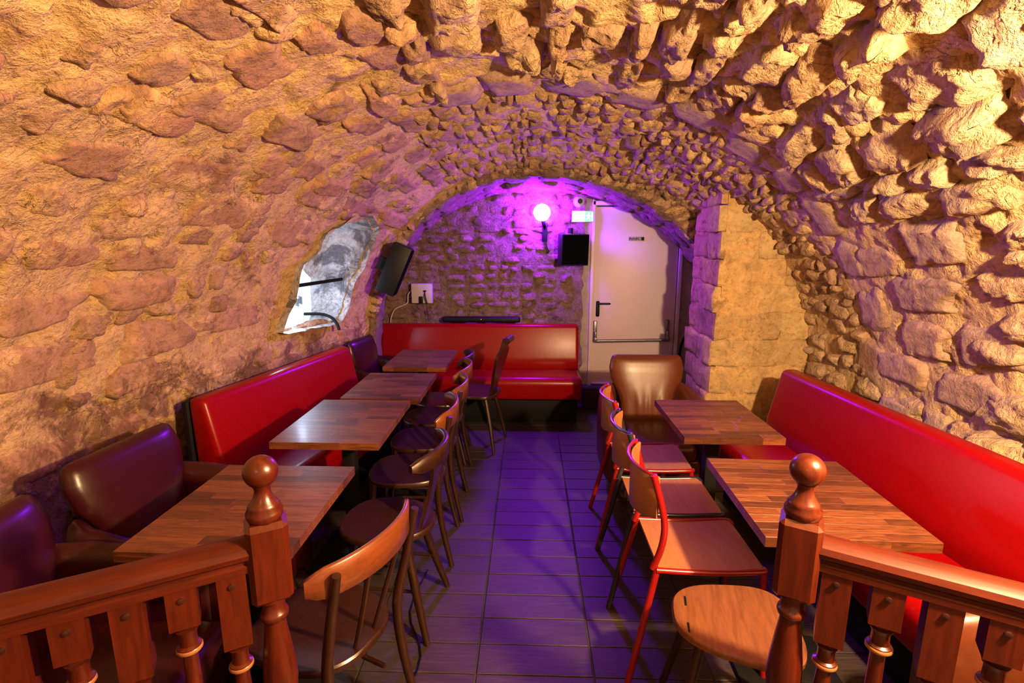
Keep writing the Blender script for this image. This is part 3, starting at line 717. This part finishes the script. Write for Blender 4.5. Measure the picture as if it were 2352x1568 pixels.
# ------------------------------------------------------------------ balustrades
def baluster_profile(r=1.0, zt=.74):
    P_ = [(.020, .06), (.027, .10), (.024, .14), (.017, .17), (.021, .20), (.028, .27), (.031, .34), (.029, .42), (.022, .50), (.017, .58), (.0155, zt - .075)]
    P_ += [(.017, zt - .062), (.025, zt - .056), (.0265, zt - .050), (.025, zt - .044), (.019, zt - .040), (.0185, zt - .012), (.022, zt - .006), (.024, zt)]
    return [(a * r, z) for a, z in P_]
def balustrade(name, p0, p1, label, side, x0):
    d = Vector((p1[0] - p0[0], p1[1] - p0[1], 0)); L = d.length; ang = math.atan2(d.y, d.x)
    t = empty(name, (p0[0], p0[1], 0), ang); tag(t, label, 'balustrade', 'balustrades beside the aisle')
    # newel
    nb = B(); box(nb, (0, 0, .888), (.092, .092, .205), .012, 1)
    lathe(nb, [(.034, .780), (.041, .785), (.041, .795), (.034, .80)], 20); nw = obj('newel_post', nb, M['rail'], t, angle=35); b = B(); box(b, (0, 0, .12), (.088, .088, .24), .006, 1); obj('base_block', b, M['rail'], nw)
    b = B(); lathe(b, [(.03, .235), (.038, .25), (.040, .27), (.034, .29), (.026, .31), (.024, .34), (.030, .36), (.041, .385), (.043, .41), (.038, .435), (.029, .45), (.031, .47), (.038, .51), (.041, .55), (.038, .60), (.031, .66), (.025, .705), (.023, .725)], 28); obj('turned_shaft', b, M['rail'], nw, angle=60)
    b = B(); lathe(b, [(.024, .722), (.031, .727), (.033, .735), (.031, .743), (.026, .747), (.026, .775), (.030, .79)], 28); obj('collar_ring', b, M['rail'], nw, angle=60)
    b = B(); lathe(b, [(.022, .985), (.036, .989), (.041, .999), (.041, 1.010), (.035, 1.019), (.036, 1.023), (.031, 1.030), (.023, 1.042), (.018, 1.056), (.018, 1.067), (.022, 1.074)] + [(.0385 * math.cos(a), 1.107 + .0385 * math.sin(a)) for a in np.linspace(-1.0, PI / 2, 16)], 32); obj('ball_finial', b, M['rail'], nw, angle=60)
    # moulded handrail
    pr = [(-.030, -.018), (-.030, -.004), (-.024, .0), (-.024, .004), (-.034, .012), (-.036, .022), (-.031, .034), (-.018, .042), (0, .045), (.018, .042), (.031, .034), (.036, .022), (.034, .012), (.024, .004), (.024, 0), (.030, -.004), (.030, -.018)]
    b = B(); rings(b, [[Vector((x, y * 1.1, .900 + z * 1.15)) for y, z in pr] for x in (.03, L)]); obj('handrail', b, M['railh'], t, angle=25)
    b = B(); box(b, (L / 2 + .02, 0, .05), (L - .05, .06, .05), .006); obj('bottom_rail', b, M['railh'], t)
    xs_ = [x0 + .098 * k for k in range(14)]
    for k, x in enumerate(xs_):
        if x > L - .04: break
        zt = (.675, .765)[k % 2]
        b = B(); box(b, (x, 0, (zt + .89) / 2), (.060, .060, .89 - zt))
        low = [v for v in b.verts if v.co.z < zt + .01]
        bmesh.ops.bevel(b, geom=[e for e in b.edges if all(v in low for v in e.verts)], offset=.018, segments=2, affect='EDGES')
        lathe(b, baluster_profile(1.0, zt + .002), 20, (x, 0, 0)); o = obj('baluster', b, M['rail'], t, angle=35)
        b = B(); lathe(b, [(.0235, zt - .058), (.0275, zt - .053), (.0275, zt - .047), (.0235, zt - .042)], 20, (x, 0, 0)); obj('bead_ring', b, M['ringpale'], o, angle=60)
        b = B(); lathe(b, [(.007, 0), (.007, .004), (.002, .005)], 12)
        for v in b.verts: v.co = Vector((x + v.co.x, side * (.030 + v.co.z), .855 + v.co.y))
        obj('screw_plug', b, M['chairwood'], o)
    return t
balustrade('balustrade', (-.62, 1.09), (-1.78, .41), 'mahogany balustrade with ball-topped newel at the left of the aisle', 1, .082)
balustrade('balustrade', (.655, 1.14), (1.75, .53), 'mahogany balustrade with ball-topped newel at the right of the aisle', -1, .082)

# ------------------------------------------------------------------ things on the far wall
def thing(name, label, cat, loc, rz=0): t = empty(name, loc, rz); tag(t, label, cat); return t
t = thing('wall_speaker', 'black loudspeaker on the far wall, under the exit sign', 'speaker', (.415, 4.90, 1.56), math.radians(10))
b = B(); box(b, (0, 0, 0), (.26, .16, .285), .008, 2, Matrix.Rotation(math.radians(4), 3, 'X')); obj('cabinet', b, M['black'], t)
b = B(); box(b, (0, -.083, 0), (.245, .008, .27), .003, 1, Matrix.Rotation(math.radians(4), 3, 'X')); obj('grille', b, M['grille'], t)
b = B(); box(b, (-.05, -.0, .143), (.05, .02, .006)); obj('nameplate', b, M['steel'], t)
b = B(); box(b, (0, .11, .12), (.03, .08, .16), .004); obj('bracket', b, M['blackmatte'], t)
t = thing('vault_speaker', 'black loudspeaker mounted high on the left vault near the far wall', 'speaker', (-1.065, 4.08, 1.42), 0)
rot = Euler((0, math.radians(24), math.radians(8))).to_matrix()
b = B(); box(b, (0, 0, 0), (.15, .22, .40), .008, 2, rot); obj('cabinet', b, M['black'], t)
b = B(); box(b, rot @ Vector((.078, 0, 0)), (.008, .20, .38), .003, 1, rot); obj('grille', b, M['grille'], t)
b = B(); box(b, rot @ Vector((-.10, .02, .0)), (.08, .05, .10), .004, 1, rot); obj('bracket', b, M['blackmatte'], t)
t = thing('security_camera', 'round white security camera at the top of the arch beside the door', 'camera', (.465, 4.95, 2.0))
b = B(); lathe(b, [(.04, -.05), (.05, -.04), (.055, -.02), (.052, 0), (.045, .02), (.03, .035), (.01, .042)], 24)
for v in b.verts: v.co = Vector((v.co.x, -v.co.z, v.co.y))
obj('housing', b, M['white'], t)
b = B(); lathe(b, [(.024, .030), (.023, .045), (.002, .046)], 20)
for v in b.verts: v.co = Vector((v.co.x + .006, -v.co.z, v.co.y))
obj('lens', b, M['black'], t)
b = B(); tube(b, [(0, .04, -.01), (0, .1, -.02)], .02, 10, 0); obj('mount', b, M['white'], t)
t = thing('exit_sign', 'lit green and white exit sign above the loudspeaker', 'sign', (.505, 4.97, 1.865), math.radians(2))
b = B(); box(b, (0, .01, 0), (.205, .035, .105), .004); obj('housing', b, M['white'], t)
b = B(); box(b, (-.04, -.010, 0), (.117, .004, .094)); obj('arrow_field', b, M['signwhite'], t, smooth=False)
b = B(); box(b, (.058, -.010, 0), (.078, .004, .094)); gf = obj('pictogram_field', b, M['green'], t, smooth=False)
b = B()
box(b, (.050, -.0125, .003), (.016, .002, .030), 0, 2, Matrix.Rotation(-.3, 3, 'Y')); lathe(b, [(.0075, 0), (.0075, .002)], 12)
for v in list(b.verts)[8:]: v.co = Vector((.056 + v.co.x, -.0125 - v.co.z, .029 + v.co.y))
for (x0, z0, x1, z1) in ((.05, -.01, .066, -.022), (.066, -.022, .064, -.040), (.046, -.010, .038, -.024), (.038, -.024, .026, -.026), (.055, .014, .070, .004), (.050, .014, .036, .006)):
    dd = math.hypot(x1 - x0, z1 - z0); box(b, ((x0 + x1) / 2, -.0125, (z0 + z1) / 2), (dd + .004, .002, .007), 0, 2, Matrix.Rotation(-math.atan2(z1 - z0, x1 - x0), 3, 'Y'))
box(b, (.086, -.0125, -.004), (.012, .002, .07)); obj('running_figure', b, M['signwhite'], gf, smooth=False)
t = thing('purple_spot_lamp', 'blazing purple lamp on the far wall under the arch', 'lamp', (.12, 4.935, 1.90))
b = B(); lathe(b, [(r * 1.6, z * 1.6) for r, z in [(.012, -.048), (.03, -.04), (.045, -.02), (.05, 0), (.045, .022), (.03, .04), (.004, .05)]], 20); bulb = obj('bulb', b, M['bulb'], t); bulb.visible_shadow = True
b = B(); tube(b, [(.01, .02, -.07), (.02, .04, -.11), (.03, .08, -.13)], [.02, .016], 10); obj('holder', b, M['blackmatte'], t)
b = B(); box(b, (.03, .085, -.18), (.05, .03, .18), .006); obj('wall_plate', b, M['blackmatte'], t)
b = B(); tube(b, [(.17, 5.02, 1.68), (.165, 5.0, 1.60), (.19, 5.0, 1.54), (.175, 5.02, 1.52)], .005, 8); tag(obj('lamp_cable', b, M['black']), 'short black cable loop hanging beneath the purple lamp', 'cable')
t = thing('socket_board', 'white square socket board on the far wall at the left', 'socket', (-1.045, 5.0, 1.135), 0)
b = B(); box(b, (0, 0, 0), (.20, .07, .19), .004); obj('box', b, M['white'], t)
b = B(); box(b, (-.005, -.045, -.062), (.036, .03, .07), .006); obj('adapter', b, M['black'], t)
b = B(); box(b, (.035, -.045, .025), (.026, .025, .016), .005); tube(b, [(.035, -.05, .02), (.03, -.055, -.03), (.045, -.05, -.09), (.05, -.04, -.15), (.06, -.03, -.27)], .003, 6); tube(b, [(.035, -.05, .02), (.045, -.055, -.04), (.06, -.05, -.10)], .003, 6); obj('plug_cable', b, M['black'], t)
b = B(); tube(b, [(-1.145, 5.02, 1.17), (-1.19, 5.02, 1.12), (-1.20, 5.02, 1.04), (-1.25, 5.02, 1.01), (-1.33, 5.02, .97), (-1.37, 5.01, .88), (-1.375, 5.01, .80)], .006, 8); tag(obj('white_cable', b, M['white']), 'white cable looping down the far wall from the socket board', 'cable')
t = thing('soundbar', 'long black soundbar lying on top of the far red bench', 'speaker', (-.46, 4.955, .885))
b = B(); box(b, (0, 0, 0), (.76, .08, .055), .018, 3); obj('body', b, M['black'], t)
b = B(); box(b, (-.0, -.041, .006), (.006, .004, .006)); obj('indicator_light', b, M['redled'], t)
b = B(); tube(b, [(-.90, 4.84, .83), (-.94, 4.81, .72), (-.93, 4.795, .62), (-.89, 4.79, .60), (-.86, 4.80, .66), (-.875, 4.83, .78)], .004, 8); tag(obj('hanging_cable', b, M['black']), 'thin dark cable hanging in a loop over the far red backrest', 'cable')
t = thing('fire_extinguisher', 'dark red fire extinguisher with black hose in the recess beside the door', 'extinguisher', (1.62, 4.80, .30))
b = B(); lathe(b, [(.07, 0), (.078, .01), (.078, .38), (.06, .44), (.03, .47), (.028, .5)], 24); obj('cylinder', b, M['ext'], t)
b = B(); box(b, (0, 0, .53), (.05, .12, .06), .01); obj('valve', b, M['black'], t)
b = B(); tube(b, [(-.02, -.03, .54), (-.12, -.06, .52), (-.19, -.06, .40), (-.205, -.06, .2), (-.19, -.05, 0), (-.165, -.04, -.12)], .013, 10); obj('hose', b, M['black'], t)
b = B(); tube(b, [(-1.80, 3.92, 1.075), (-1.62, 3.90, 1.08), (-1.52, 3.86, 1.06), (-1.465, 3.82, 1.02), (-1.44, 3.80, .975)], .012, 8); tag(obj('niche_cable', b, M['black']), 'thick black cable running out of the window niche over its sill', 'cable')
b = B(); tube(b, [(-.70, 1.43, .008), (-.48, 1.52, .008), (-.42, 1.75, .008), (-.52, 2.0, .008), (-.50, 2.3, .008)], .003, 6); tag(obj('floor_cable', b, M['black']), 'thin dark cable lying on the tiles under the left chairs', 'cable')
